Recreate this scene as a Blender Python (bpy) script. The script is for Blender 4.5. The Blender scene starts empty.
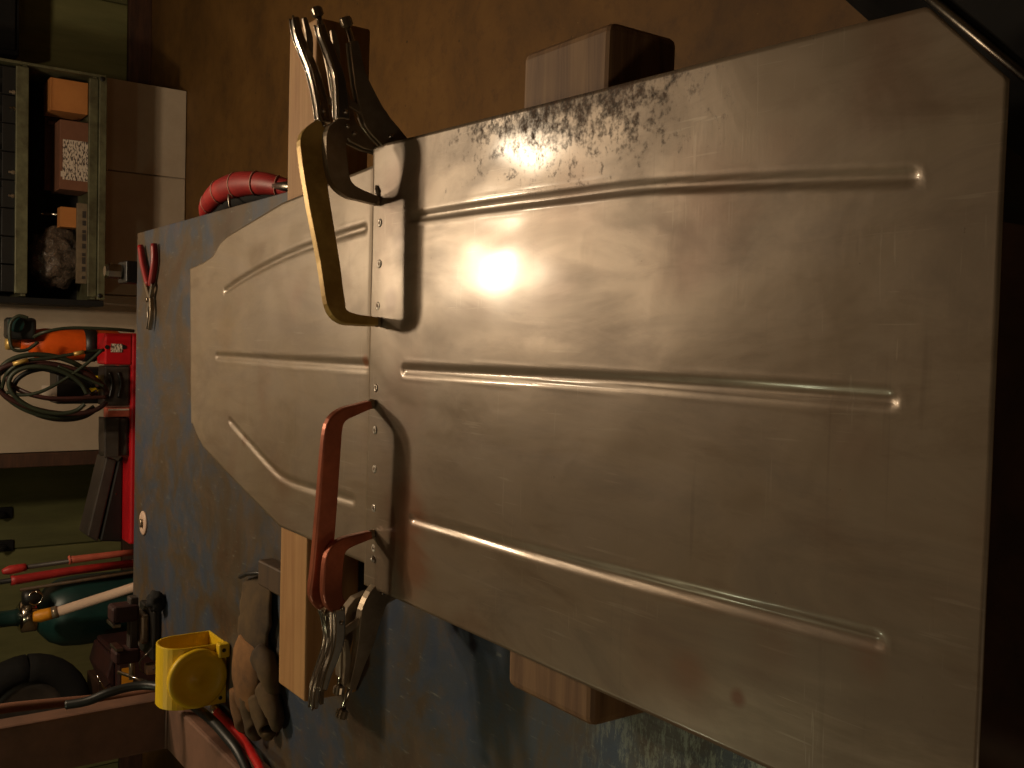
import bpy, bmesh, math, random
from mathutils import Vector, Matrix, noise
random.seed(7)
C = bpy.context.scene.collection
scene = bpy.context.scene

# ------------------------------------------------------------------ camera
FPX = 1000.0
TH = math.radians(35.6); YW = math.radians(2.6)
Fh = Vector((-math.sin(YW), math.cos(YW), 0)); Zv = Vector((0, 0, 1))
Rv = Vector((math.cos(YW), math.sin(YW), 0))
Dv = Fh*math.cos(TH) - Zv*math.sin(TH)
Uv = Fh*math.sin(TH) + Zv*math.cos(TH)
CAM = Vector((0, 0, 1.6))
cd = bpy.data.cameras.new('camera'); cam = bpy.data.objects.new('camera', cd); C.objects.link(cam)
cd.sensor_width = 36; cd.sensor_fit = 'HORIZONTAL'; cd.lens = 36*FPX/1024; cd.clip_start = .02
mx, my, mz = -Uv, Rv, -Dv            # the photographer held the camera on its side
cam.matrix_world = Matrix(((mx.x, my.x, mz.x, CAM.x), (mx.y, my.y, mz.y, CAM.y), (mx.z, my.z, mz.z, CAM.z), (0, 0, 0, 1)))
scene.camera = cam

# ------------------------------------------------------------------ light and exposure
w = bpy.data.worlds.new('world'); scene.world = w; w.use_nodes = True
w.node_tree.nodes['Background'].inputs[0].default_value = (.5, .36, .22, 1)
w.node_tree.nodes['Background'].inputs[1].default_value = .02
def lamp(name, loc, watts, col, r):
    l = bpy.data.lights.new(name, 'POINT'); l.energy = watts; l.color = col; l.shadow_soft_size = r
    o = bpy.data.objects.new(name, l); o.location = loc; C.objects.link(o); return o
WARM = (1, .78, .53)
lamp('bulb_light', (.256, 2.915, 2.42), 52, WARM, .065)
lamp('bulb_light', (.467, 2.895, 2.42), 8, WARM, .03)
lamp('bulb_light', (.681, 2.747, 2.42), 30, WARM, .055)
lamp('fill_light', (-1.1, -.8, 2.3), 10.5, (1, .80, .54), .15)  # added unseen fill that lifts the faces turned towards the camera
lamp('tube_light', (-1.35, 2.0, 2.38), 8.5, (.97, 1, .66), .05)
vs = scene.view_settings
scene.display_settings.display_device = 'sRGB'
vs.view_transform = 'Standard'; vs.look = 'None'; vs.gamma = 1; vs.use_curve_mapping = False
vs.exposure = 0.0

# ------------------------------------------------------------------ pixel -> point helpers (real positions in metres)
def ray(x, y): return Dv*FPX - Uv*(x-512) - Rv*(y-384)
def atz(x, y, z):
    r = ray(x, y); return CAM + r*((z-CAM.z)/r.z)
def aty(x, y, Y):
    r = ray(x, y); return CAM + r*((Y-CAM.y)/r.y)
def atp(x, y, O, n):
    r = ray(x, y); return CAM + r*((O-CAM).dot(n)/r.dot(n))

# ------------------------------------------------------------------ materials
def lin(c):
    return tuple(((v/255)/12.92 if v/255 <= .04045 else ((v/255+.055)/1.055)**2.4) for v in c) + (1,)
class NT:
    def __init__(s, name):
        s.m = bpy.data.materials.new(name); s.m.use_nodes = True; s.t = s.m.node_tree
        s.b = s.t.nodes['Principled BSDF']; s.tc = s.t.nodes.new('ShaderNodeTexCoord')
    def n(s, t): return s.t.nodes.new(t)
    def l(s, a, b): s.t.links.new(a, b)
    def mapping(s, scale=(1, 1, 1), rot=(0, 0, 0), src='Object'):
        m = s.n('ShaderNodeMapping'); m.inputs['Scale'].default_value = scale; m.inputs['Rotation'].default_value = rot
        s.l(s.tc.outputs[src], m.inputs[0]); return m.outputs[0]
    def noise(s, vec, scale, detail=4, rough=.6, dist=0):
        q = s.n('ShaderNodeTexNoise'); q.inputs['Scale'].default_value = scale; q.inputs['Detail'].default_value = detail
        q.inputs['Roughness'].default_value = rough; q.inputs['Distortion'].default_value = dist
        s.l(vec, q.inputs['Vector']); return q.outputs[0]
    def ramp(s, fac, stops):
        r = s.n('ShaderNodeValToRGB'); e = r.color_ramp.elements
        while len(e) < len(stops): e.new(.5)
        for i, (p, c) in enumerate(stops):
            e[i].position = p; e[i].color = c if len(c) == 4 else tuple(c)+(1,)
        s.l(fac, r.inputs[0]); return r.outputs[0]
    def mix(s, fac, a, b, mode='MIX'):
        m = s.n('ShaderNodeMix'); m.data_type = 'RGBA'; m.blend_type = mode
        for v, i in ((fac, 0), (a, 6), (b, 7)):
            if hasattr(v, 'links'): s.l(v, m.inputs[i])
            else: m.inputs[i].default_value = v
        return m.outputs[2]
    def math(s, op, a, b=0.0, c=None):
        m = s.n('ShaderNodeMath'); m.operation = op
        for i, v in enumerate((a, b) if c is None else (a, b, c)):
            if hasattr(v, 'links'): s.l(v, m.inputs[i])
            else: m.inputs[i].default_value = v
        return m.outputs[0]
    def bump(s, h, strength=.3, dist=.002):
        b = s.n('ShaderNodeBump'); b.inputs['Strength'].default_value = strength; b.inputs['Distance'].default_value = dist
        s.l(h, b.inputs['Height']); s.l(b.outputs[0], s.b.inputs['Normal'])
G = lambda v: (v, v, v, 1)
def pmat(name, c, c2=None, rough=.6, metal=0.0, scale=8, stretch=(1, 1, 1), bump=.2, lo=.35, hi=.65, spec=.5):
    t = NT(name); v = t.mapping(stretch); f = t.noise(v, scale, 5, .65)
    c = lin(c); c2 = lin(c2) if c2 else tuple(x*.7 for x in c[:3])+(1,)
    t.l(t.ramp(f, [(lo, c), (hi, c2)]), t.b.inputs['Base Color'])
    t.b.inputs['Roughness'].default_value = rough; t.b.inputs['Metallic'].default_value = metal
    t.b.inputs['Specular IOR Level'].default_value = spec
    if bump: t.bump(t.noise(v, scale*4, 3), bump, .001)
    return t.m

def sheet_material(name, base, seed, dirt, blotches=()):
    t = NT(name)
    v = t.mapping((1, 1, 1)); mp = v.node; mp.inputs['Location'].default_value = (seed, seed*.7, 0)
    big = t.noise(v, 3.2, 4, .55, .6); smear = t.noise(t.mapping((1, .35, 1), (0, 0, .5)), 9, 5, .6, 1.5)
    brush = t.noise(t.mapping((6, 90, 1), (0, 0, .12)), 5, 3, .6)
    fine = t.noise(v, 160, 3, .7); spots = t.noise(v, 75, 6, .8)
    # oily smears and mill scale vary colour gently
    col = t.ramp(big, [(.3, lin(base)), (.5, tuple(x*.93 for x in lin(base)[:3])+(1,)), (.7, tuple(x*.82*k for x, k in zip(lin(base)[:3], (1.03, .98, .9)))+(1,))])
    col = t.mix(t.ramp(smear, [(.45, G(0)), (.68, G(.55))]), col, lin((98, 82, 66)))
    streak = t.noise(t.mapping((3, .8, 1), (0, 0, 1.45)), 7, 6, .7, .6)
    col = t.mix(t.ramp(streak, [(.5, G(0)), (.72, G(.5))]), col, lin((104, 84, 62)))
    # a few long pale scratches
    sc = t.noise(t.mapping((150, 7, 1), (0, 0, .10)), 1.5, 2, .5, .3)
    sc2 = t.noise(t.mapping((10, 170, 1), (0, 0, .25)), 1.5, 2, .5, .4)
    sc3 = t.noise(t.mapping((3, 90, 1), (0, 0, -.1)), 1.2, 2, .5, .6)
    patch = t.ramp(t.noise(v, 7, 3, .5), [(.5, G(0)), (.6, G(1))])
    s1 = t.math('MAXIMUM', t.ramp(sc, [(.66, G(0)), (.70, G(1))]), t.ramp(sc2, [(.68, G(0)), (.72, G(1))]))
    col = t.mix(t.math('MULTIPLY', t.math('MULTIPLY', s1, patch), .17), col, lin((205, 195, 175)))
    col = t.mix(t.math('MULTIPLY', t.ramp(sc3, [(.68, G(0)), (.76, G(1))]), .18), col, lin((84, 66, 50)))
    # rust: specks everywhere, dense along the right hand edge of the sheet
    sx = t.n('ShaderNodeSeparateXYZ'); t.l(t.tc.outputs['Object'], sx.inputs[0])
    mr = t.n('ShaderNodeMapRange'); mr.inputs[1].default_value = .12; mr.inputs[2].default_value = .235; t.l(sx.outputs[0], mr.inputs[0])
    my_ = t.n('ShaderNodeMapRange'); my_.inputs[1].default_value = .5; my_.inputs[2].default_value = .68; t.l(sx.outputs[1], my_.inputs[0])
    my2 = t.n('ShaderNodeMapRange'); my2.inputs[1].default_value = 1.05; my2.inputs[2].default_value = .82; t.l(sx.outputs[1], my2.inputs[0])
    edge = t.math('MULTIPLY', mr.outputs[0], t.math('MULTIPLY', my_.outputs[0], my2.outputs[0]))
    thr = t.math('MULTIPLY_ADD', edge, dirt, t.math('MULTIPLY', spots, 1.0))
    rust = t.ramp(thr, [(.66, G(0)), (.84, G(1))])
    dark = t.mix(t.ramp(fine, [(.4, G(0)), (.6, G(1))]), lin((46, 30, 20)), lin((88, 58, 38)))
    col = t.mix(t.math('MULTIPLY', rust, .85), col, dark)
    halo = t.ramp(t.noise(v, 6.5, 3, .5), [(.55, G(0)), (.75, G(.5))])
    col = t.mix(halo, col, lin((116, 80, 54)))
    pits = t.ramp(t.noise(v, 130, 3, .6), [(.74, G(0)), (.78, G(.6))])
    col = t.mix(pits, col, lin((80, 62, 48)))
    for (px, py, r_, k_, c_) in blotches:  # rust and burn spots, plus soft brown blotches by the clamps
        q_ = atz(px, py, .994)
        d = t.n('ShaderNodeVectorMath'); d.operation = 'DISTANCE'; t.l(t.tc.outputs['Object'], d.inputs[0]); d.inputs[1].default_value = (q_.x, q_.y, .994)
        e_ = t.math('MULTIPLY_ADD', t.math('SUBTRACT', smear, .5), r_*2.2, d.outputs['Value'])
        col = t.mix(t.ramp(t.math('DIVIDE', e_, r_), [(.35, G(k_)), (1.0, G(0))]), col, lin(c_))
    t.l(col, t.b.inputs['Base Color'])
    t.l(t.math('SUBTRACT', .22, t.math('MULTIPLY', rust, .20)), t.b.inputs['Metallic'])
    r = t.math('MULTIPLY_ADD', smear, .42, .13); r = t.math('MULTIPLY_ADD', brush, .05, r)
    t.l(t.math('MULTIPLY_ADD', rust, -.36, .36), t.b.inputs['Coat Weight']); t.b.inputs['Coat Roughness'].default_value = .13; t.b.inputs['Coat IOR'].default_value = 1.45
    r = t.math('MULTIPLY_ADD', rust, .35, r)
    t.l(r, t.b.inputs['Roughness'])
    h = t.math('ADD', t.math('MULTIPLY', brush, .12), t.math('MULTIPLY', t.noise(v, 8, 3, .5, 1), 2.2))
    t.bump(h, .22, .0012)
    return t.m
M = {}
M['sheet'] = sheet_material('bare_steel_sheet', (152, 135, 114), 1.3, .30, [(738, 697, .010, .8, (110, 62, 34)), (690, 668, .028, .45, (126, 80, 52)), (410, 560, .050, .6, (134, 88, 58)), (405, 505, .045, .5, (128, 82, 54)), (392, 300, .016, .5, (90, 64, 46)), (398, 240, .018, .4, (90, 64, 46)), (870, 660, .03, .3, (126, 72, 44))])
M['sheet_far'] = sheet_material('bare_steel_sheet_far', (156, 139, 117), 4.1, .03, [(364, 362, .010, .85, (140, 86, 48)), (243, 440, .014, .5, (112, 76, 48)), (225, 330, .05, .3, (150, 124, 88))])

def table_material():
    t = NT('worn_blue_paint')
    v = t.mapping((1, 1, 1)); big = t.noise(v, 4.5, 6, .7, .5); mid = t.noise(v, 13, 5, .7)
    st = t.noise(t.mapping((14, 2.5, 1)), 9, 4, .7); sp = t.noise(v, 120, 4, .7)
    col = t.ramp(big, [(.3, lin((50, 66, 92))), (.46, lin((64, 70, 80))), (.56, lin((78, 66, 50))), (.72, lin((78, 54, 32)))])
    col = t.mix(t.ramp(mid, [(.5, G(0)), (.68, G(.75))]), col, lin((90, 70, 46)))
    col = t.mix(t.ramp(st, [(.62, G(0)), (.72, G(.5))]), col, lin((135, 138, 128)))
    sx = t.n('ShaderNodeSeparateXYZ'); t.l(t.tc.outputs['Object'], sx.inputs[0])
    mr = t.n('ShaderNodeMapRange'); mr.inputs[1].default_value = .86; mr.inputs[2].default_value = .6; t.l(sx.outputs[1], mr.inputs[0])
    sc = t.noise(t.mapping((1, 3, 1)), 45, 5, .8)
    wear = t.math('MULTIPLY', mr.outputs[0], t.ramp(sc, [(.5, G(0)), (.58, G(.9))]))
    col = t.mix(wear, col, lin((168, 176, 156)))
    t.l(col, t.b.inputs['Base Color']); t.b.inputs['Metallic'].default_value = .1
    t.l(t.math('MULTIPLY_ADD', mid, .4, .28), t.b.inputs['Roughness'])
    t.bump(t.math('ADD', t.math('MULTIPLY', sp, .4), st), .35, .001)
    return t.m
M['table'] = table_material()

def wood(name, c1, c2, axis=0, knots=True):
    t = NT(name); s = [30, 30, 30]; s[axis] = 1.6
    g = t.noise(t.mapping(tuple(s)), 1.6, 6, .65, .8); big = t.noise(t.mapping((3, 3, 3)), 2, 3)
    col = t.ramp(g, [(.3, lin(c1)), (.52, tuple((a+b)/2 for a, b in zip(lin(c1), lin(c2)))), (.7, lin(c2))])
    col = t.mix(t.ramp(big, [(.5, G(0)), (.75, G(.5))]), col, lin(c2))
    t.l(col, t.b.inputs['Base Color']); t.b.inputs['Roughness'].default_value = .65; t.bump(g, .3, .001)
    return t.m
M['pine'] = wood('fresh_pine', (196, 152, 96), (160, 112, 62))
M['oldwood'] = wood('weathered_timber', (160, 124, 84), (96, 64, 40))
M['scrapwood'] = wood('scrap_wood', (84, 62, 38), (56, 40, 24))

def floor_material():
    t = NT('stained_concrete'); v = t.mapping((1, 1, 1))
    a = t.noise(v, 2.2, 6, .65, .4); b = t.noise(v, 16, 6, .75); c = t.noise(v, 70, 3, .7)
    col = t.ramp(a, [(.3, lin((124, 90, 42))), (.5, lin((110, 78, 34))), (.7, lin((82, 58, 27)))])
    col = t.mix(t.ramp(b, [(.5, G(0)), (.75, G(.6))]), col, lin((70, 46, 26)))
    col = t.mix(t.ramp(c, [(.72, G(0)), (.76, G(.8))]), col, lin((170, 140, 95)))
    col = t.mix(t.ramp(t.noise(v, 25, 2, .5), [(.74, G(0)), (.78, G(.85))]), col, lin((30, 20, 12)))
    t.l(col, t.b.inputs['Base Color']); t.b.inputs['Roughness'].default_value = .7; t.bump(b, .3, .002)
    return t.m
M['floor'] = floor_material()
M['white'] = pmat('off_white_board', (196, 180, 158), (178, 160, 138), .75, scale=3, bump=.1)
M['green'] = pmat('faded_green_paint', (118, 118, 72), (94, 94, 58), .8, scale=2.5, stretch=(3, 3, .5), bump=.1)
M['greenplank'] = pmat('faded_green_paint_light', (126, 124, 78), (104, 104, 64), .8, scale=3, stretch=(3, 3, .5), bump=.1)
M['darkwood'] = pmat('dark_brown_board', (84, 54, 36), (56, 36, 26), .7, scale=6, stretch=(1, 1, 6))
M['plain'] = pmat('dull_plaster', (120, 104, 80), (104, 88, 66), .9, scale=2)
M['ceil'] = pmat('ceiling_boards', (84, 66, 48), (66, 50, 36), .9, scale=2)
M['rack'] = pmat('green_grey_enamel', (112, 112, 84), (76, 72, 52), .5, .2, scale=12)
M['black'] = pmat('black_plastic', (30, 29, 27), (22, 21, 20), .45, scale=10)
M['blackmatte'] = pmat('black_cloth', (22, 20, 18), (14, 13, 12), .9, scale=20)
M['darkgrey'] = pmat('dark_grey_plastic', (66, 58, 52), (48, 43, 40), .5, scale=10)
M['card'] = pmat('cardboard', (186, 122, 62), (168, 106, 52), .8, scale=5, bump=.1)
M['carddark'] = pmat('brown_cardboard', (128, 84, 60), (108, 70, 50), .8, scale=5, bump=.1)
M['red'] = pmat('red_enamel', (196, 24, 34), (168, 18, 28), .35, scale=4, bump=.05)
M['redgrip'] = pmat('red_rubber', (176, 44, 40), (140, 30, 30), .5, scale=14)
M['pinkgrip'] = pmat('faded_red_rubber', (196, 100, 78), (168, 80, 62), .55, scale=14)
M['maroon'] = pmat('maroon_enamel', (58, 22, 18), (36, 16, 14), .6, scale=10)
M['orange'] = pmat('orange_enamel', (226, 96, 24), (200, 78, 18), .4, scale=4, bump=.05)
M['teal'] = pmat('dark_teal_enamel', (24, 60, 56), (18, 44, 42), .4, scale=4, bump=.05)
M['yellow'] = pmat('yellow_plastic', (232, 196, 26), (220, 178, 20), .45, scale=4, bump=.05)
M['yellowdeep'] = pmat('amber_plastic', (222, 150, 26), (200, 128, 20), .5, scale=6, bump=.05)
M['hosegreen'] = pmat('green_rubber_hose', (48, 54, 38), (34, 40, 28), .5, scale=20)
M['hosered'] = pmat('dark_red_rubber_hose', (66, 34, 30), (48, 26, 24), .5, scale=20)
M['hoseblack'] = pmat('black_rubber_hose', (34, 36, 34), (24, 25, 24), .45, scale=20)
M['cablered'] = pmat('bright_red_cable', (206, 34, 30), (176, 26, 26), .35, scale=20, bump=.05)
M['frame'] = pmat('brown_painted_steel', (128, 94, 76), (100, 74, 60), .55, .1, scale=8)
M['chrome'] = pmat('nickel_plated_steel', (205, 198, 186), (180, 168, 152), .17, 1, scale=12, bump=.08)
M['nickel'] = pmat('dull_nickel_steel', (168, 152, 130), (128, 112, 92), .28, .6, scale=16, bump=.12)
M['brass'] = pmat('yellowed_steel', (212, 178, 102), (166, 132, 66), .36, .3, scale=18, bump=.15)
M['copper'] = pmat('red_reflection_tinted_steel', (204, 116, 84), (156, 86, 62), .30, .45, scale=14, bump=.15)  # red light reflected on the jaw arms is put into this base colour
M['steel'] = pmat('plain_steel', (150, 145, 135), (110, 100, 90), .35, 1, scale=20)
M['weld'] = pmat('weld_bead', (206, 200, 190), (150, 136, 120), .32, .45, scale=160, bump=.5)
M['scorch'] = pmat('heat_scorch', (96, 80, 66), (120, 104, 88), .5, .8, scale=80, bump=.3)
M['leather'] = pmat('tan_leather', (136, 94, 50), (88, 60, 32), .85, scale=12, bump=.5)
M['leatherdark'] = pmat('dirty_leather', (92, 70, 38), (52, 38, 22), .85, scale=9, bump=.5)
M['paper'] = pmat('white_paper', (206, 192, 176), (192, 178, 162), .8, scale=3, bump=0)
M['dullpaper'] = pmat('dull_printed_card', (122, 106, 84), (104, 90, 70), .85, scale=30, bump=0)
M['ivory'] = pmat('pale_plastic_tube', (214, 186, 164), (196, 168, 148), .5, scale=4, bump=0)
M['piping'] = pmat('white_piping', (214, 170, 150), (200, 150, 130), .5, scale=4, bump=0)
M['bluetint'] = pmat('pliers_red_dip', (150, 36, 36), (122, 28, 30), .4, scale=20)
def print_mat():
    t = NT('printed_label'); v = t.mapping((1, 1, 1))
    a = t.noise(t.mapping((60, 1, 190)), 1.0, 2, .5)
    t.l(t.ramp(a, [(.50, lin((206, 190, 172))), (.56, lin((84, 68, 62)))]), t.b.inputs['Base Color']); t.b.inputs['Roughness'].default_value = .7
    return t.m
M['print'] = print_mat()
def bag_mat():
    t = NT('clear_plastic_film'); v = t.mapping((1, 1, 1))
    t.l(t.ramp(t.noise(v, 30, 4, .7, 1), [(.35, lin((60, 50, 42))), (.6, lin((120, 104, 90)))]), t.b.inputs['Base Color'])
    t.b.inputs['Roughness'].default_value = .12; t.b.inputs['Alpha'].default_value = .75
    t.bump(t.noise(v, 40, 3, .6, 2), .8, .006); return t.m
M['bag'] = bag_mat()

# ------------------------------------------------------------------ mesh helpers
def link(name, bm, mat, parent=None, smooth=False, bevel=0, seg=2):
    me = bpy.data.meshes.new(name); bmesh.ops.recalc_face_normals(bm, faces=bm.faces[:]); bm.to_mesh(me); bm.free()
    me.materials.append(mat); o = bpy.data.objects.new(name, me); C.objects.link(o)
    if parent:
        o.parent = parent; o.matrix_parent_inverse = Matrix.Identity(4)
        if parent.type == 'EMPTY' or True:
            # geometry is given in world metres; keep it there
            loc = Vector((0, 0, 0)); p = parent
            while p: loc += p.location; p = p.parent
            o.location = -loc
    if smooth:
        for p in me.polygons: p.use_smooth = True
    if bevel:
        b = o.modifiers.new('bevel', 'BEVEL'); b.width = bevel; b.segments = seg; b.limit_method = 'ANGLE'; b.angle_limit = .6
    return o
def thing(name, label, cat, loc=(0, 0, 0), group=None):
    o = bpy.data.objects.new(name, None); C.objects.link(o); o.location = loc; o.empty_display_size = .05
    o['label'] = label; o['category'] = cat
    if group: o['group'] = group
    return o
def tag(o, label, cat, group=None):
    o['label'] = label; o['category'] = cat
    if group: o['group'] = group
    return o
def struct(o): o['kind'] = 'structure'; return o
def box(bm, a, b, M4=None):
    x0, y0, z0 = a; x1, y1, z1 = b
    v = [bm.verts.new(Vector(p) if M4 is None else M4 @ Vector(p)) for p in
         ((x0, y0, z0), (x1, y0, z0), (x1, y1, z0), (x0, y1, z0), (x0, y0, z1), (x1, y0, z1), (x1, y1, z1), (x0, y1, z1))]
    for f in ((3, 2, 1, 0), (4, 5, 6, 7), (0, 1, 5, 4), (1, 2, 6, 5), (2, 3, 7, 6), (3, 0, 4, 7)): bm.faces.new([v[i] for i in f])
    return bm
def bx(a, b, M4=None): return box(bmesh.new(), a, b, M4)
def frame_at(p, d):
    d = Vector(d).normalized(); up = Vector((0, 0, 1)) if abs(d.z) < .9 else Vector((1, 0, 0))
    s = d.cross(up).normalized(); return s, s.cross(d).normalized()
def tube(bm, pts, r, n=10, caps=True):
    pts = [Vector(p) for p in pts]; rs = r if isinstance(r, (list, tuple)) else [r]*len(pts)
    rings = []; side = None
    for i, p in enumerate(pts):
        d = (pts[min(i+1, len(pts)-1)]-pts[max(i-1, 0)]).normalized()
        if side is None: side, _ = frame_at(p, d)
        side = (side - d*side.dot(d)).normalized(); u = side.cross(d)
        rings.append([bm.verts.new(p+(side*math.cos(2*math.pi*k/n)+u*math.sin(2*math.pi*k/n))*rs[i]) for k in range(n)])
    for a, b in zip(rings, rings[1:]):
        for k in range(n): bm.faces.new((a[k], a[(k+1) % n], b[(k+1) % n], b[k]))
    if caps: bm.faces.new(rings[0]); bm.faces.new(rings[-1])
    return bm
def tb(pts, r, n=10): return tube(bmesh.new(), pts, r, n)
def smoothpath(pts, k=6):
    pts = [Vector(p) for p in pts]; out = []
    for i in range(len(pts)-1):
        p0, p1, p2, p3 = pts[max(i-1, 0)], pts[i], pts[i+1], pts[min(i+2, len(pts)-1)]
        for j in range(k):
            t = j/k; out.append(.5*((2*p1)+(p2-p0)*t+(2*p0-5*p1+4*p2-p3)*t*t+(3*p1-p0-3*p2+p3)*t**3))
    out.append(pts[-1]); return out
def smoothw(ws, k=6):
    out = []
    for a, b in zip(ws, ws[1:]): out += [a+(b-a)*j/k for j in range(k)]
    return out+[ws[-1]]
def lathe(bm, base, axis, prof, n=20):
    base = Vector(base); axis = Vector(axis).normalized(); s, u = frame_at(base, axis); rings = []
    for r, h in prof:
        rings.append([bm.verts.new(base+axis*h+(s*math.cos(2*math.pi*k/n)+u*math.sin(2*math.pi*k/n))*max(r, 1e-4)) for k in range(n)])
    for a, b in zip(rings, rings[1:]):
        for k in range(n): bm.faces.new((a[k], a[(k+1) % n], b[(k+1) % n], b[k]))
    bm.faces.new(rings[0]); bm.faces.new(rings[-1]); return bm
def beam(bm, path, widths, nrm, t, groove=False):
    """bar following a path in a plane of normal nrm; width in the plane, thickness t across it; groove makes an open channel"""
    path = [Vector(p) for p in path]; rings = []
    for i, p in enumerate(path):
        d = (path[min(i+1, len(path)-1)]-path[max(i-1, 0)]).normalized(); q = nrm.cross(d).normalized()
        if q.z < 0 and abs(q.z) > abs(d.z)*.0: q = q
        wd = widths[i]
        sec = [(-.5, -.5), (.5, -.5), (.5, .5), (-.5, .5)] if not groove else [(-.5, -.5), (.5, -.5), (.5, .5), (.22, .5), (.22, -.1), (-.22, -.1), (-.22, .5), (-.5, .5)]
        rings.append([bm.verts.new(p+nrm*(a*t)+q*(b*wd)) for a, b in sec])
    m = len(rings[0])
    for a, b in zip(rings, rings[1:]):
        for k in range(m): bm.faces.new((a[k], a[(k+1) % m], b[(k+1) % m], b[k]))
    if groove:
        for r in (rings[0], rings[-1]):
            for q in ((0, 1, 4, 5), (1, 2, 3, 4), (5, 6, 7, 0)): bm.faces.new([r[i] for i in q])
    else: bm.faces.new(rings[0]); bm.faces.new(rings[-1])
    return bm

# ------------------------------------------------------------------ room
TZ = .9
struct(link('floor', bx((-3.2, -2.2, -.1), (3.2, 5.95, 0)), M['floor']))
struct(link('ceiling', bx((-3.2, -2.2, 2.6), (3.2, 5.95, 2.7)), M['ceil']))
struct(link('wall_left', bx((-3.3, -2.2, 0), (-3.2, 5.95, 2.6)), M['plain']))
struct(link('wall_right', bx((3.2, -2.2, 0), (3.3, 5.95, 2.6)), M['plain']))
struct(link('wall_near', bx((-3.3, -2.3, 0), (3.3, -2.2, 2.6)), M['plain']))
wb = struct(link('wall_back', bx((-3.2, 5.8, 0), (3.2, 5.95, 2.6)), M['green']))
# boards of the green wall, each a little proud with open joints
x = -3.18
seam_x = aty(60, 545, 5.78).x
cuts = [-3.18, -2.4, seam_x, -.45, 0, .45, .9, 1.35, 1.82, 2.3, 2.75, 3.18]
for i, (a, b) in enumerate(zip(cuts, cuts[1:])):
    link('wall_panel', bx((a+.004, 5.784-.002*(i % 2), .12), (b-.004, 5.80, 2.58)), M['greenplank'] if i % 2 else M['green'], wb, bevel=.002)
struct(link('baseboard_back', bx((-3.2, 5.74, 0), (3.2, 5.782, .12)), M['darkwood'], bevel=.004))
# white boxed-out partition in front of it
PX0, PX1, PY = -.60, 1.245, 5.1
pw = struct(link('wall_partition', bx((PX0+.01, PY+.02, 0), (PX1-.01, PY+.30, 2.6)), M['white']))
sx0 = aty(150, 175, PY).x
for a, b in ((PX0+.045, sx0-.6), (sx0-.6, sx0), (sx0, PX1)):
    for z0, z1 in ((.0, 1.25), (1.25, 2.58)):
        link('wall_panel', bx((a+.003, PY, z0+.004), (b-.003, PY+.02, z1-.004)), M['white'], pw, bevel=.003)
struct(link('trim_1', bx((PX0-.02, PY-.02, 0), (PX0+.045, PY+.30, 2.6)), M['darkwood'], bevel=.004))

# dark cabinet on the green wall, far right
p = aty(19, 56, 5.45)
cab = thing('wall_cabinet', 'near-black steel cabinet in the top left corner of the picture, on the green wall', 'cabinet', (p.x+.4, 5.6, p.z))
link('body', bx((p.x, 5.45, p.z), (p.x+.9, 5.738, 2.1)), M['blackmatte'], cab, bevel=.006)
d = link('door', bx((p.x+.02, 5.43, p.z+.02), (p.x+.44, 5.45, 2.08)), M['blackmatte'], cab, bevel=.004)
link('handle', tb([(p.x+.4, 5.415, p.z+.15), (p.x+.4, 5.415, p.z+.30)], .008), M['steel'], d, True)
link('door', bx((p.x+.46, 5.43, p.z+.02), (p.x+.88, 5.45, 2.08)), M['blackmatte'], cab, bevel=.004)
# cleat that fixes it to the wall
link('wall_cleat', bx((p.x+.1, 5.738, p.z+.3), (p.x+.8, 5.78, p.z+.36)), M['blackmatte'], cab)

# ------------------------------------------------------------------ shelf rack with boxes
SY = 4.8
A = lambda x, y, Y=SY: aty(x, y, Y)
rx0, rx1 = .165, 1.165; z_b = A(100, 190).z
rack = thing('shelf_rack', 'green-grey steel shelf rack before the white partition, holding boxes and a row of bins', 'shelf', (.66, 4.9, 0))
zs = [A(105, 190).z, A(97, 190).z, A(88, 190).z, A(27, 190).z, A(15, 190).z]
link('shelf_board', bx((rx0, SY+.01, zs[1]), (rx1, PY-.01, zs[1]+.02)), M['rack'], rack, bevel=.002)
link('front_rail', bx((rx0, SY-.02, zs[0]), (rx1, SY+.01, zs[1]-.002)), M['rack'], rack, bevel=.003)
link('front_rail', bx((rx0+.012, SY-.008, zs[1]), (rx1-.012, SY+.012, zs[2])), M['rack'], rack, bevel=.003)
link('shelf_board', bx((rx0, SY+.01, zs[3]), (rx1, PY-.01, zs[3]+.02)), M['rack'], rack, bevel=.002)
link('front_rail', bx((rx0+.012, SY-.01, zs[3]-.003), (rx1-.012, SY+.01, zs[4])), M['rack'], rack, bevel=.003)
link('shelf_board', bx((rx0, SY+.01, 1.42), (rx1, PY-.01, 1.44)), M['rack'], rack, bevel=.002)
link('side_panel', bx((rx0-.03, SY, zs[0]), (rx0-.004, PY-.01, 1.5)), M['blackmatte'], rack, bevel=.002)
link('side_panel', bx((rx1+.0, SY, zs[0]), (rx1+.012, PY-.01, 1.5)), M['rack'], rack, bevel=.002)
link('back_panel', bx((rx0, PY-.014, zs[1]), (rx1, PY-.006, 1.5)), M['blackmatte'], rack)
for X in (rx0-.02, rx1-.03):
    link('wall_bracket', bx((X, PY-.012, zs[0]-.05), (X+.03, PY-.001, zs[0])), M['rack'], rack)
# bolt heads at the rail ends
for X in (rx1-.012, rx0+.018):
    link('bolt', lathe(bmesh.new(), (X, SY-.02, zs[1]-.012), (0, -1, 0), [(.011, 0), (.011, .005), (.006, .008)], 6), M['black'], rack)
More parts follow.
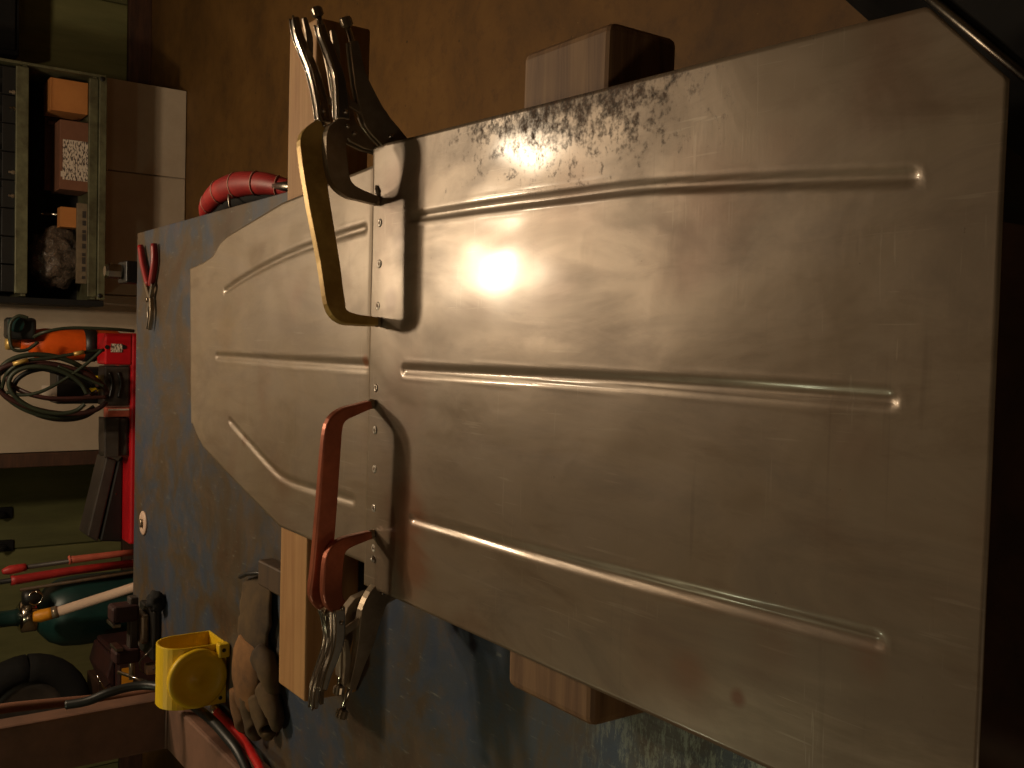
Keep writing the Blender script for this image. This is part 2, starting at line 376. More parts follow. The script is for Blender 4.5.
# bins above
zb = zs[4]+.006
nb = 8; bw = (rx1-rx0-.03)/nb
for i in range(nb):
    X0 = rx0+.015+i*bw
    bn = thing('parts_bin', ['black open-fronted parts bin along the picture\'s left edge, %s' % s for s in ('lowest in the picture of its row', 'second from the bottom of the picture', 'third from the bottom of the picture', 'fourth from the bottom of the picture', 'fourth from the top of the picture', 'third from the top of the picture', 'second from the top of the picture', 'topmost in the picture of its row')][i], 'bin', (X0+bw/2, SY+.12, zs[3]+.02), 'black parts bins on the rack')
    z0 = zs[3]+.021
    Y0 = SY+.02; Y1 = SY+.24
    link('base', bx((X0+.003, Y0, z0), (X0+bw-.003, Y1, z0+.004)), M['blackmatte'], bn)
    bm = bx((X0+.003, Y0, z0+.004), (X0+.006, Y1, z0+.24)); box(bm, (X0+bw-.006, Y0, z0+.004), (X0+bw-.003, Y1, z0+.24)); box(bm, (X0+.006, Y1-.004, z0+.004), (X0+bw-.006, Y1, z0+.24))
    link('wall', bm, M['blackmatte'], bn)
    link('front_lip', bx((X0+.003, Y0-.004, z0), (X0+bw-.003, Y0, z0+.075)), M['black'], bn, bevel=.001)
# small fittings on the ledge of the bins
for i, (px, py) in enumerate(((13, 92), (12, 108), (11, 172), (14, 196))):
    q = A(px, py, SY-.002)
    tag(link('pipe_fitting', lathe(bmesh.new(), (q.x, SY+.0, zs[4]+.0), (0, 0, 1), [(.006, 0), (.009, .004), (.009, .012), (.005, .015), (.005, .026)], 8), M['chrome' if i == 1 else 'nickel'], smooth=False),
        ['small dull steel fitting on the rack rail, topmost in the picture', 'shiny steel fitting on the rack rail, second from the picture top', 'small steel fitting on the rack rail, third from the picture top', 'small steel fitting on the rack rail, lowest in the picture'][i], 'fitting', 'fittings on the rack rail')

def fbox(name, px0, py0, px1, py1, dep, mat, label, cat, Y=SY+.05, parts=None):
    a = A(px0, py0, Y); b = A(px1, py1, Y)          # a upper right, b lower left
    zb_ = zs[1]+.021
    t = thing(name, label, cat, ((a.x+b.x)/2, Y+dep/2, zb_))
    link('body', bx((b.x, Y, max(b.z, zb_)), (a.x, Y+dep, a.z)), mat, t, bevel=.003)
    return t, a, b
t, a, b = fbox('cardboard_box', 51, 77, 88, 115, .16, M['card'], 'small plain orange-brown cardboard box on the rack, topmost in the picture', 'box')
link('flap', bx((b.x+.002, SY+.047, a.z-.003), (a.x-.002, SY+.13, a.z+.002)), M['card'], t)
t, a, b = fbox('cardboard_box', 60, 119, 89, 192, .18, M['carddark'], 'brown cardboard box with white printed label, next below the plain orange-brown box in the picture', 'box')
la, lb = A(63, 139, SY+.048), A(88, 182, SY+.048)
link('label', bx((lb.x, SY+.047, lb.z), (la.x, SY+.0495, la.z)), M['print'], t)
link('tape', bx((A(0, 165).x-.012, SY+.0485, b.z+.002), (A(0, 165).x+.012, SY+.0498, a.z-.005)), M['paper'], t)
t, a, b = fbox('cardboard_box', 48, 120, 89, 130, .03, M['carddark'], 'thin upright brown carton behind the labelled box on the rack', 'box', Y=SY+.235)
# long boxes standing in the gap
t, a, b = fbox('document_folder', 45, 116, 62, 192, .02, M['carddark'], 'slim brown folder standing behind the labelled box on the rack', 'folder', Y=SY+.26)
# orange small box with a rod
a, b = A(63, 203), A(88, 230)
t = thing('cardboard_box', 'smallest orange-brown carton on the rack, standing upright beside the plastic bag', 'box', ((a.x+b.x)/2, SY+.07, zs[1]+.02))
link('body', bx((b.x+.01, SY+.05, zs[1]+.0205), (a.x-.01, SY+.12, a.z)), M['card'], t, bevel=.002)
q0, q1 = A(44, 214, SY+.16), A(88, 216, SY+.16)
r_ = thing('metal_rod', 'shiny steel rod standing on end behind the smallest carton on the rack', 'rod', (q1.x, SY+.16, zs[1]+.02))
link('shaft', tb([(q1.x, SY+.16, zs[1]+.0205), (q0.x, SY+.16, q0.z)], .009), M['chrome'], r_, True)
link('tip', tb([(q0.x, SY+.16, q0.z), (q0.x, SY+.16, q0.z+.018)], [.006, .003]), M['chrome'], r_, True)
# printed pale carton lying along the shelf front
a, b = A(77, 203, SY+.03), A(88, 284, SY+.03)
t = thing('printed_carton', 'long pale carton printed with dark lettering, lying along the lower shelf front', 'carton', ((a.x+b.x)/2, SY+.03, zs[1]+.02))
link('body', bx((b.x, SY+.022, zs[1]+.0205), (a.x, SY+.046, a.z)), M['dullpaper'], t, bevel=.002)
for i in range(9):
    X = b.x+.02+i*(a.x-b.x-.05)/9
    link('lettering', bx((X, SY+.0205, zs[2]+.003), (X+.014+.008*((i*7) % 3), SY+.0217, zs[2]+.018)), M['darkgrey'], t)
# clear plastic bag, crumpled
a, b = A(30, 226, SY+.14), A(85, 288, SY+.14)
bm = bmesh.new(); bmesh.ops.create_icosphere(bm, subdivisions=4, radius=1)
cx, cz = (a.x+b.x)/2, (a.z+zs[1]+.024)/2; hx, hz = (a.x-b.x)/2, (a.z-zs[1]-.024)/2
for v in bm.verts:
    n_ = v.co.normalized(); f = 1+.28*noise.noise(n_*2.7)+.12*noise.noise(n_*7)
    v.co = Vector((cx+n_.x*hx*min(f, 1.15), SY+.15+n_.y*.065*f, max(cz+n_.z*hz*f, zs[1]+.0205)))
tag(link('plastic_bag', bm, M['bag'], smooth=True), 'crumpled clear plastic bag of small parts beside the smallest carton on the rack', 'bag')

# ------------------------------------------------------------------ welding table
TX0, TX1, TY0, TY1 = -.775, .262, .53, 2.615
tbl = thing('welding_table', 'heavy steel work table with worn blue paint under the sheet metal panel', 'table', ((TX0+TX1)/2, (TY0+TY1)/2, 0))
link('tabletop', bx((TX0, TY0, TZ-.014), (TX1, TY1, TZ)), M['table'], tbl, bevel=.0015)
for a_, b_ in ((TX0+.03, TX0+.08), (TX1-.08, TX1-.03)): link('side_rail', bx((a_, TY0+.03, TZ-.094), (b_, TY1-.03, TZ-.014)), M['hoseblack'], tbl, bevel=.003)
for a_, b_ in ((TY0+.03, TY0+.08), (TY1-.08, TY1-.03)): link('end_rail', bx((TX0+.08, a_, TZ-.094), (TX1-.08, b_, TZ-.014)), M['hoseblack'], tbl, bevel=.003)
for X in (TX0+.03, TX1-.10):
    for Y in (TY0+.03, TY1-.10): link('leg', bx((X, Y, 0), (X+.07, Y+.07, TZ-.094)), M['hoseblack'], tbl, bevel=.004)
link('lower_shelf', bx((TX0+.04, TY0+.05, .22), (TX1-.04, TY1-.05, .24)), M['darkwood'], tbl)

# ------------------------------------------------------------------ timber bearers
def timber(name, x0, x1, y0, y1, h, mat, label, skew=(0, 0), bev=.004):
    t = bmesh.new(); n = 14; rings = []
    for i in range(n+1):
        s = i/n; X = x0+(x1-x0)*s; wob = .0012*math.sin(s*9)
        dy = skew[0]*(1-s)+skew[1]*s
        rings.append([t.verts.new((X, y0+wob+dy, TZ+.0003)), t.verts.new((X, y1+wob+dy, TZ+.0003)), t.verts.new((X, y1+wob+dy, TZ+h)), t.verts.new((X, y0+wob+dy, TZ+h))])
    for a, b in zip(rings, rings[1:]):
        for k in range(4): t.faces.new((a[k], a[(k+1) % 4], b[(k+1) % 4], b[k]))
    t.faces.new(rings[0]); t.faces.new(rings[-1])
    return tag(link(name, t, mat, bevel=bev, seg=3), label, 'lumber', 'timbers under the panel')
timber('timber_block', -.535, .47, 1.362, 1.462, .0870, M['pine'], 'long pale square pine timber across the table under the far panel, by the clamps')
timber('timber_block', -.360, .305, .711, .852, .0866, M['oldwood'], 'thick short weathered timber across the table under the near panel', bev=.009)

# ------------------------------------------------------------------ sheet metal panel
H = .9942
def seg_dist(px, py, pl):
    best = (9, 0)
    L = 0; tot = sum(math.dist(a, b) for a, b in zip(pl, pl[1:]))
    for a, b in zip(pl, pl[1:]):
        dx, dy = b[0]-a[0], b[1]-a[1]; l2 = dx*dx+dy*dy
        s = max(0, min(1, ((px-a[0])*dx+(py-a[1])*dy)/l2))
        d = math.hypot(px-a[0]-dx*s, py-a[1]-dy*s)
        if d < best[0]: best = (d, (L+s*math.sqrt(l2))/tot)
        L += math.sqrt(l2)
    return best
def bl(pts): return [tuple(atz(x, y, H))[:2] for x, y in pts]
def spl(pts): return [tuple(p)[:2] for p in smoothpath([(a, b, 0) for a, b in bl(pts)], 5)]
near_beads = [(spl([(410, 218), (470, 209), (536, 200), (630, 188), (700, 184), (800, 180), (913, 177)]), .0066, .0027),
              (spl([(404, 370), (560, 378), (700, 386), (890, 399)]), .0070, .0029),
              (spl([(412, 518), (560, 560), (700, 596), (877, 641)]), .0066, .0028)]
far_beads = [(spl([(224, 291), (245, 277), (285, 256), (330, 239), (363, 228)]), .0072, .0030),
             (spl([(216, 356), (290, 361), (368, 366)]), .0072, .0026),
             (spl([(229, 421), (250, 445), (270, 467), (283, 478), (305, 487), (352, 500)]), .0066, .0028)]
def interp(tab, y):
    if y <= tab[0][0]: return tab[0][1]
    for (a, va), (b, vb) in zip(tab, tab[1:]):
        if y <= b: return va+(vb-va)*(y-a)/(b-a)
    return tab[-1][1]
def panel(name, rowsY, L, R, yend, beads, z0, nx, mat, parent, extra=None):
    bm = bmesh.new(); grid = []
    for j, Y in enumerate(rowsY):
        row = []
        x0, x1 = interp(L, Y), interp(R, Y)
        for i in range(nx+1):
            X = x0+(x1-x0)*i/nx; YY = yend(X, Y)
            z = z0+.0009*noise.noise(Vector((X*5, YY*5, 3)))+.0005*noise.noise(Vector((X*14, YY*14, 1)))
            for pl, hw, dp in beads:
                d, s = seg_dist(X, YY, pl)
                if d < hw*1.5:
                    k = 1-min(1, d/(hw*1.15)); k = k*k*(3-2*k)
                    z -= dp*k
                    z += dp*.10*math.exp(-((d-hw*1.3)/(hw*.25))**2)
            if extra: z += extra(X, YY)
            row.append(bm.verts.new((X, YY, z)))
        grid.append(row)
    for a, b in zip(grid, grid[1:]):
        for i in range(nx): bm.faces.new((a[i], a[i+1], b[i+1], b[i]))
    o = link(name, bm, mat, parent, smooth=True)
    if o.data.polygons[0].normal.z < 0: o.data.flip_normals()
    s = o.modifiers.new('thickness', 'SOLIDIFY'); s.thickness = .0012; s.offset = -1
    return o
pn = thing('sheet_metal_panel', 'large bare steel panel with pressed grooves, welded from two sheets, lying on timbers', 'sheet metal', (0, 1.1, H))
nl = [(.331, -.262), (.345, -.3175), (1.165, -.3155)]
nl = [(.330, -.318), (1.17, -.3155)]
nr = [(.3295, .172), (.387, .2315), (1.165, .2535)]
rows = [.3300+(1.1640-.3300)*i/210 for i in range(211)]
def jog(X, Y):      # joggled lap at the seam
    k = max(0, min(1, (Y-1.085)/.060)); k = k*k*(3-2*k)
    pull = -.0007*math.exp(-((Y-1.132)/.006)**2)
    return .0010*k
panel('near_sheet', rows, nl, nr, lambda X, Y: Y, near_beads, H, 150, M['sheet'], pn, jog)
fl = [(1.15, -.2885), (1.456, -.286), (1.60, -.252), (1.821, -.197), (1.86, -.178), (1.885, -.160)]
fr = [(1.15, .231), (1.467, .212), (1.706, .179), (1.740, .170), (1.775, .150), (1.83, .139), (1.91, .131)]
def yend(X, Y):
    top = 1.885+.022*(X+.17)/.3
    k = max(0, (Y-1.80)/.095); return Y+k*(top-1.895)
rows = [1.150+(1.895-1.150)*i/160 for i in range(161)]
panel('far_sheet', rows, fl, fr, yend, far_beads, H-.0016, 120, M['sheet_far'], pn, lambda X, Y: (0.0006 if Y < 1.17 else 0))
for px, py in ((378.5, 223), (378, 264), (376.5, 306), (374.5, 388), (373.7, 430), (373.2, 469), (372.7, 508), (372.4, 548)):
    q = atz(px+1.5, py, H); zz = H+.0013
    pw_ = link('plug_weld', lathe(bmesh.new(), (q.x, q.y-.001, zz), (0, 0, 1), [(.0056, -.0005), (.0050, .0003), (.0036, .0007), (.0022, .0006), (.0016, .0001)], 14), M['weld'], pn, True)
    link('pit', lathe(bmesh.new(), (q.x, q.y-.001, zz), (0, 0, 1), [(.0023, -.0006), (.0022, .0008), (.0012, .0010)], 12), M['scorch'], pw_, True)
# two bright smears of weld beside the right hand clamps
for (x0, y0, x1, y1) in ((377, 186, 379, 196), (373.5, 556, 375, 562)):
    a, b = atz(x0, y0, H+.001), atz(x1, y1, H+.001)
    link('weld_bead', tb([a+Vector((0, 0, .0008)), (a+b)/2+Vector((0, 0, .002)), b+Vector((0, 0, .0008))], [.002, .0032, .002], 8), M['weld'], pn, True)

# ------------------------------------------------------------------ locking clamps
def clamp(label, tip_px, yaw, arm, armw, lever, leverw, handle, handlew, knob, tint, release, lever_m='chrome'):
    tip = atz(tip_px[0], tip_px[1], H+.0025); sgn = 1 if tip_px[1] < 344 else -1
    sd = Vector((math.cos(yaw)*sgn, math.sin(yaw)*1.0, 0)).normalized(); nrm = Vector((-sd.y, sd.x, 0)).normalized()
    if nrm.y > 0: nrm = -nrm       # towards the viewer
    P = lambda q, off=0: atp(q[0], q[1], tip+nrm*off, nrm)
    t = thing('locking_clamp', label, 'clamp', tuple(tip), 'locking clamps on the seam')
    # sprung upper jaw arm
    path = [tip+Vector((0, 0, .004))]+[P(q) for q in arm]
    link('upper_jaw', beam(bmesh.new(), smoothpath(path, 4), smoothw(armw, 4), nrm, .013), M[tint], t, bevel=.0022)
    link('jaw_pad', lathe(bmesh.new(), tip+Vector((0, 0, -.0010)), (0, 0, 1), [(.0062, 0), (.0066, .002), (.0066, .0055), (.0045, .008)], 14), M['nickel'], t, True)
    # lower jaw, under the sheet, growing out of the fixed handle
    h = [P(q, -.001) for q in handle]
    under = [Vector((tip.x, tip.y, H-.0185)), Vector((tip.x, tip.y, H-.045)) + sd*.012, Vector((tip.x, tip.y, H-.052)) + sd*.05]
    far = h[0]-sd*.03; far.z = H-.050
    pth = under+[far]+h
    link('handle_frame', beam(bmesh.new(), smoothpath(pth, 4), smoothw([.012, .018, .022, .026]+handlew, 4), nrm, .0145, True), M['nickel'], t, bevel=.001)
    link('jaw_pad', lathe(bmesh.new(), Vector((tip.x, tip.y, H-.0185)), (0, 0, 1), [(.006, 0), (.0066, .003), (.0066, .014), (.006, .0150)], 14), M['nickel'], t, True)
    # S-curved squeeze lever: an open channel
    lp = [P(q, .001) for q in lever]
    lv = link('lever', beam(bmesh.new(), smoothpath(lp, 5), smoothw(leverw, 5), nrm if sgn > 0 else nrm, .0125, False), M[lever_m], t, bevel=.0024, seg=3)
    lv2 = bmesh.new()
    for sg in (-1, 1):
        off = [p_+nrm*(sg*.0052)+Vector((0, 0, 1))*(w_*.5+.0006) for p_, w_ in zip(smoothpath(lp, 5), smoothw(leverw, 5))]
        tube(lv2, off, .0013, 6)
    link('lever_rim', lv2, M[lever_m], lv, True)
    # release tongue inside the lever end
    rp = [P(q) for q in release]
    link('release_tab', beam(bmesh.new(), smoothpath(rp, 4), smoothw([.006, .009, .005], 4), nrm, .006), M['nickel'], t, bevel=.001)
    # adjusting screw and knurled knob
    e, k = h[-1], P(knob)
    dr = (k-e).normalized()
    link('adjusting_screw', tb([e-dr*.03, k], .0038, 10), M['chrome'], t, True)
    kb = bmesh.new(); n = 18; rings = []; s_, u_ = frame_at(k, dr)
    for hgt, rr in ((-.006, .0055), (-.004, .0078), (.004, .0078), (.006, .006)):
        rings.append([kb.verts.new(k+dr*hgt+(s_*math.cos(2*math.pi*i/n)+u_*math.sin(2*math.pi*i/n))*(rr*(1 if i % 2 else .88))) for i in range(n)])
    for a, b in zip(rings, rings[1:]):
        for i in range(n): kb.faces.new((a[i], a[(i+1) % n], b[(i+1) % n], b[i]))
    kb.faces.new(rings[0]); kb.faces.new(rings[-1])
    link('knob', kb, M['nickel'], t)
    # pivots
    for q in (arm[-1], handle[0] if len(handle) else arm[-1], ((arm[-1][0]+lever[1][0])/2, (arm[-1][1]+lever[1][1])/2)):
        c_ = P(q); link('rivet', lathe(bmesh.new(), c_-nrm*.0078, nrm, [(.0035, 0), (.0035, .0145), (.0024, .0175)], 12), M['chrome'], t, True)
    # toggle link joining lever to handle
    link('toggle_link', beam(bmesh.new(), [P(lever[1]), P(((lever[1][0]+handle[1][0])/2+1, (lever[1][1]+handle[1][1])/2)), P(handle[1])], [.010, .009, .010], nrm, .005), M['nickel'], t, bevel=.001)
    return t
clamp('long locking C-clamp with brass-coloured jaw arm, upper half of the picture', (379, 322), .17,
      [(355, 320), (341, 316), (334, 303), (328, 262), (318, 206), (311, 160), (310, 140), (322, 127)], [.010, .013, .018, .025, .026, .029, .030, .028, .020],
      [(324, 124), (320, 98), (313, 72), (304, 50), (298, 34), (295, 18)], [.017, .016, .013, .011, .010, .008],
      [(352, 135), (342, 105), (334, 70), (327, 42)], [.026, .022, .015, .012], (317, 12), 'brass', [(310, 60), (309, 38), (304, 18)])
clamp('shorter dark-jawed locking C-clamp in the upper half of the picture, hooked inside the brass-coloured one', (378, 201), -.02,
      [(358, 195), (347, 190), (339, 180), (335.5, 164), (334, 146), (336, 134), (345, 127)], [.010, .014, .019, .025, .027, .027, .027, .021],
      [(342, 120), (341, 98), (338, 76), (330, 53), (323, 36), (320, 25)], [.017, .016, .013, .011, .010, .008],
      [(388, 137), (374, 120), (364, 96), (357, 72), (352, 42)], [.034, .036, .026, .016, .011], (346, 22), 'nickel', [(336, 66), (336, 48), (332, 30)])
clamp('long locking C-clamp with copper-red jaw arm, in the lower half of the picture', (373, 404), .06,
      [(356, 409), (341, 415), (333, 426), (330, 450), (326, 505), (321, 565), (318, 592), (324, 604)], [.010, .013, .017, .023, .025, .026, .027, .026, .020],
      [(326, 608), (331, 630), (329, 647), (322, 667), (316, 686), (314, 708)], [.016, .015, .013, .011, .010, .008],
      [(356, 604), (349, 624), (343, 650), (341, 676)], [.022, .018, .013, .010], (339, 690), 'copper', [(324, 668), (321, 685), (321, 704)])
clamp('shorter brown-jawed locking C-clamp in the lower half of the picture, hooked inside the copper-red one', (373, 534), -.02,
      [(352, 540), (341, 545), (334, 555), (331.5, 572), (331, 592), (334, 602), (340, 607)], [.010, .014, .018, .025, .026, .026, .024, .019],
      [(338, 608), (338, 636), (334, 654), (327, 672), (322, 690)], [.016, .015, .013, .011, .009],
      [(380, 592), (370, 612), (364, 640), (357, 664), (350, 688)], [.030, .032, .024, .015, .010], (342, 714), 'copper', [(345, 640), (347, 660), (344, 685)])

# ------------------------------------------------------------------ pliers
q = atz(150, 290, TZ)
pl = thing('pliers', 'red-handled combination pliers lying open on the far end of the blue table', 'pliers', (q.x, q.y, TZ))
S = lambda x, y, z=TZ+.010: atz(x, y, z)
link('handle', tb(smoothpath([S(140.5, 246), S(143, 262), S(147, 280), S(148.5, 284)], 4), smoothw([.0075, .0085, .0080, .006], 4)), M['bluetint'], pl, True)
link('handle', tb(smoothpath([S(154, 244), S(154.5, 262), S(151.5, 282), S(151, 286)], 4), smoothw([.0075, .0085, .0080, .006], 4)), M['bluetint'], pl, True)
bm = bmesh.new(); beam(bm, [S(145.5, 282), S(149, 294), S(151, 300), S(151.5, 311), S(151, 318), S(149.5, 330)], [.009, .012, .014, .011, .009, .003], Zv, .009)
link('jaw', bm, M['nickel'], pl, bevel=.0015)
bm = bmesh.new(); beam(bm, [S(153, 284), S(151, 294), S(150, 300), S(148.5, 311), S(148.8, 318), S(147.8, 329)], [.009, .012, .014, .011, .009, .003], Zv, .0085)
link('jaw', bm, M['steel'], pl, bevel=.0015)
link('pivot', lathe(bmesh.new(), S(150, 300, TZ+.009), Zv, [(.006, 0), (.006, .008), (.004, .0095)], 14), M['chrome'], pl, True)

# steel disc on the table
q = atz(144, 523, TZ)
dk = thing('steel_washer', 'round pale steel washer lying on the far end of the table', 'washer', tuple(q))
link('disc', lathe(bmesh.new(), (q.x, q.y, TZ), Zv, [(.030, 0), (.030, .003), (.026, .005), (.012, .005), (.010, .004)], 28), M['ivory'], dk, True)
link('hub', lathe(bmesh.new(), (q.x, q.y, TZ+.004), Zv, [(.011, 0), (.011, .006), (.006, .007)], 16), M['nickel'], dk, True)

# clamp screw rising behind the far table edge
a, b = aty(107, 268, 2.66), aty(134, 272, 2.66)
cs = thing('clamp_screw', 'silver clamp screw with swivel head standing behind the far table edge', 'clamp', (b.x, 2.66, b.z))
link('spindle', tb([(b.x, 2.66, .70), (b.x, 2.66, b.z+.02), (a.x, 2.66, a.z)], .0095, 12), M['steel'], cs, True)
link('nut', lathe(bmesh.new(), (b.x-.002, 2.66, b.z+.030), Zv, [(.017, 0), (.019, .004), (.019, .035), (.014, .042)], 8), M['chrome'], cs)
link('base_block', bx((b.x-.03, TY1+.001, .70), (b.x+.025, 2.70, b.z+.03)), M['black'], cs, bevel=.004)
link('cross_pin', tb([(a.x-.02, 2.66, a.z-.01), (a.x+.014, 2.66, a.z-.01)], .003), M['chrome'], cs, True)

# red padded hose-like sling beside the right edge
q = atz(230, 185, .84)
sl = thing('padded_strap', 'curved red padded strap with white bands, beyond the table edge by the pine timber', 'strap', (.34, 2.1, .80))
arc = smoothpath([(.282, 2.36, .812), (.300, 2.27, .838), (.319, 2.15, .852), (.322, 2.03, .852), (.312, 1.92, .842), (.294, 1.83, .826), (.280, 1.78, .812)], 6)
ws = smoothw([.010, .020, .025, .026, .022, .016, .008], 6)
link('padding', tb(arc, ws, 18), M['redgrip'], sl, True)
wk = smoothw([.010, .021, .027, .028, .023, .016, .008], 6)
link('backing', tb([p_+Vector((-.012, 0, -.026)) for p_ in arc], wk, 14), M['blackmatte'], sl, True)
for k in (7, 12, 17, 22, 27):
    c_, d_ = arc[k], (arc[k+1]-arc[k-1]).normalized(); s_, u_ = frame_at(c_, d_)
    ring = [c_+(s_*math.cos(a_*math.pi/12)+u_*math.sin(a_*math.pi/12))*(ws[k]+.0005)+d_*.018*math.sin(a_*math.pi/12) for a_ in range(25)]
    link('band', tb(ring, .0013, 6), M['piping'], sl, True)
link('buckle', tb([(.300, 1.86, .846), (.292, 1.80, .845), (.285, 1.74, .83)], [.006, .010, .005], 8), M['steel'], sl, True)
# hook that carries it on the table side
link('hanging_hook', tb([(TX1+.004, 2.05, .86), (.28, 2.05, .866), (.30, 2.05, .868), (.312, 2.05, .856)], .003), M['steel'], sl, True)

# ------------------------------------------------------------------ yellow housing
y0 = 1.93; a = atz(228, 637, TZ); b = atz(228, 715, TZ)
hx0, hx1 = -.726, a.x-.012; ztop = 1.022
yh = thing('yellow_housing', 'bright yellow plastic tool housing with a round embossed face, on the table by the frame', 'housing', ((hx0+hx1)/2, 1.98, TZ))
dep = .100
# open-ended shell, rounded at the top back
rr_ = .046
prof = [(y0, TZ+.0005)]+[(y0+rr_-rr_*math.cos(k*math.pi/14), ztop-rr_+rr_*math.sin(k*math.pi/14)) for k in range(0, 8)] + \
       [(y0+dep-rr_+rr_*math.sin(k*math.pi/14), ztop-rr_+rr_*math.cos(k*math.pi/14)) for k in range(0, 8)] + [(y0+dep, TZ+.0005)]
bm = bmesh.new(); tt = .004
yc_, zc_ = y0+dep/2, (TZ+ztop)/2
inn = [(yc_+(p_[0]-yc_)*.92, zc_+(p_[1]-zc_)*.93) for p_ in prof]
rings = []
for X in (hx0, hx1):
    rings.append(([bm.verts.new((X, p_[0], p_[1])) for p_ in prof], [bm.verts.new((X, p_[0], p_[1])) for p_ in inn]))
n = len(prof)
for k in range(n):
    k2 = (k+1) % n
    bm.faces.new((rings[0][0][k], rings[0][0][k2], rings[1][0][k2], rings[1][0][k]))
    bm.faces.new((rings[0][1][k], rings[0][1][k2], rings[1][1][k2], rings[1][1][k]))
    for r_ in rings: bm.faces.new((r_[0][k], r_[0][k2], r_[1][k2], r_[1][k]))
link('shell', bm, M['yellow'], yh, bevel=.0012)
cxm = (hx0+hx1)/2; zc = TZ+.060
link('embossed_disc', lathe(bmesh.new(), (cxm, y0, zc), (0, -1, 0), [(.058, -.001), (.058, .010), (.054, .013), (.044, .013), (.042, .0115), (.008, .0115), (.007, .013)], 40), M['yellow'], yh, True)
e = bmesh.new(); box(e, (hx1-.024, y0-.022, TZ+.001), (hx1+.004, y0, TZ+.024))
tb_ = link('mounting_tab', e, M['yellow'], yh, bevel=.004)
link('hole', lathe(bmesh.new(), (hx1-.008, y0-.0223, TZ+.014), (0, -1, 0), [(.004, 0), (.004, .0006)], 12), M['black'], tb_)
for dx, dz in ((.012, .012), (.012, .055)):
    link('screw', lathe(bmesh.new(), (hx0+dx, y0, TZ+dz), (0, -1, 0), [(.004, 0), (.004, .001), (.002, .0018)], 12), M['black'], yh)

# ------------------------------------------------------------------ leather glove
gl = thing('leather_glove', 'worn tan leather work glove lying on the table between the pine timber and yellow housing', 'glove', tuple(atz(255, 650, TZ)))
def gpath(pts, ws, hs, mat, name, parent, seed=0):
    P_ = smoothpath([atz(x, y, TZ+h*.5) for (x, y), h in zip(pts, hs)], 4); W = smoothw(ws, 4); Hh = smoothw(hs, 4)
    bm = bmesh.new(); rings = []; n = 16
    for i, p_ in enumerate(P_):
        d = (P_[min(i+1, len(P_)-1)]-P_[max(i-1, 0)]); d.z = 0; d.normalize(); s = Vector((-d.y, d.x, 0)); r = []
        for k in range(n):
            a_ = 2*math.pi*k/n; wob = 1+.16*noise.noise(Vector((p_.x*30+seed, p_.y*30, a_*1.2)))+.12*noise.noise(Vector((p_.x*70+seed, p_.y*80, math.cos(a_)*2)))
            q = p_+s*math.cos(a_)*W[i]*wob+Vector((0, 0, math.sin(a_)*Hh[i]*.5*wob)); q.z = max(q.z, TZ+.001); r.append(bm.verts.new(q))
        rings.append(r)
    for a, b in zip(rings, rings[1:]):
        for k in range(n): bm.faces.new((a[k], a[(k+1) % n], b[(k+1) % n], b[k]))
    bm.faces.new(rings[0]); bm.faces.new(rings[-1]); return link(name, bm, mat, parent, True)
gpath([(256, 577), (256, 600), (254, 630), (251, 652)], [.070, .074, .070, .060], [.012, .020, .026, .026], M['leatherdark'], 'cuff', gl, 1)
gpath([(252, 640), (249, 660), (247, 685), (248, 708)], [.046, .064, .060, .040], [.030, .038, .040, .032], M['leather'], 'palm', gl, 2)
for i, pts in enumerate(([(240, 690), (240, 708), (244, 724), (249, 728)], [(250, 694), (251, 714), (255, 730), (260, 731)], [(258, 696), (262, 714), (267, 730), (271, 728)], [(265, 688), (271, 702), (276, 718), (276, 726)])):
    gpath(pts, [.022, .022, .020, .012], [.036, .036, .032, .020], M['leather' if i == 0 else 'leatherdark'], 'finger', gl, 3+i)
gpath([(260, 654), (267, 668), (271, 684), (272, 696)], [.026, .028, .024, .014], [.036, .036, .034, .02], M['leatherdark'], 'thumb', gl, 9)
link('hem', tb([atz(240, 577, TZ+.014), atz(247, 574, TZ+.024), atz(258, 573, TZ+.028), (atz(272, 576, TZ+.014))], .004, 8), M['black'], gl, True)

# scrap of wood beside the pine timber
a = atz(254, 548, TZ); b = atz(276, 590, TZ)
sw = link('wood_offcut', bx((b.x+.01, 1.475, TZ+.0003), (a.x, 1.70, TZ+.03)), M['scrapwood'], bevel=.004)
tag(sw, 'small brown wood offcut lying flat behind the pine timber', 'wood')

# ------------------------------------------------------------------ small vise at the table corner beside the teal gas cylinder
V = lambda x, y, Y: aty(x, y, Y)
vx = (atz(150, 620, TZ)).x
vy = 2.42
vs_ = thing('bench_vise', 'small dark cast-iron vise at the table corner beside the teal gas cylinder', 'vise', (vx, vy, TZ))
def vb(name, x0, x1, y0_, y1_, z0, z1, m, bev=.004): return link(name, bx((vx+x0, vy+y0_, TZ+z0), (vx+x1, vy+y1_, TZ+z1)), M[m], vs_, bevel=bev)
vb('base', -.075, .045, -.05, .07, .0003, .018, 'black')
vb('swivel', -.04, .03, -.02, .05, .018, .038, 'nickel', .006)
vb('slide', -.085, .07, .0, .032, .038, .058, 'darkgrey')
vb('fixed_jaw', .015, .055, -.012, .044, .038, .100, 'maroon', .008)
vb('moving_jaw', -.085, -.050, -.012, .044, .034, .092, 'maroon', .008)
vb('jaw_plate', .007, .015, -.014, .046, .082, .100, 'steel', .001)
vb('jaw_plate', -.050, -.043, -.014, .046, .076, .092, 'steel', .001)
link('screw', tb([(vx-.13, vy+.016, TZ+.048), (vx-.05, vy+.016, TZ+.048)], .007), M['nickel'], vs_, True)
link('handle', tb([(vx-.122, vy-.045, TZ+.03), (vx-.122, vy+.06, TZ+.068)], .004), M['chrome'], vs_, True)
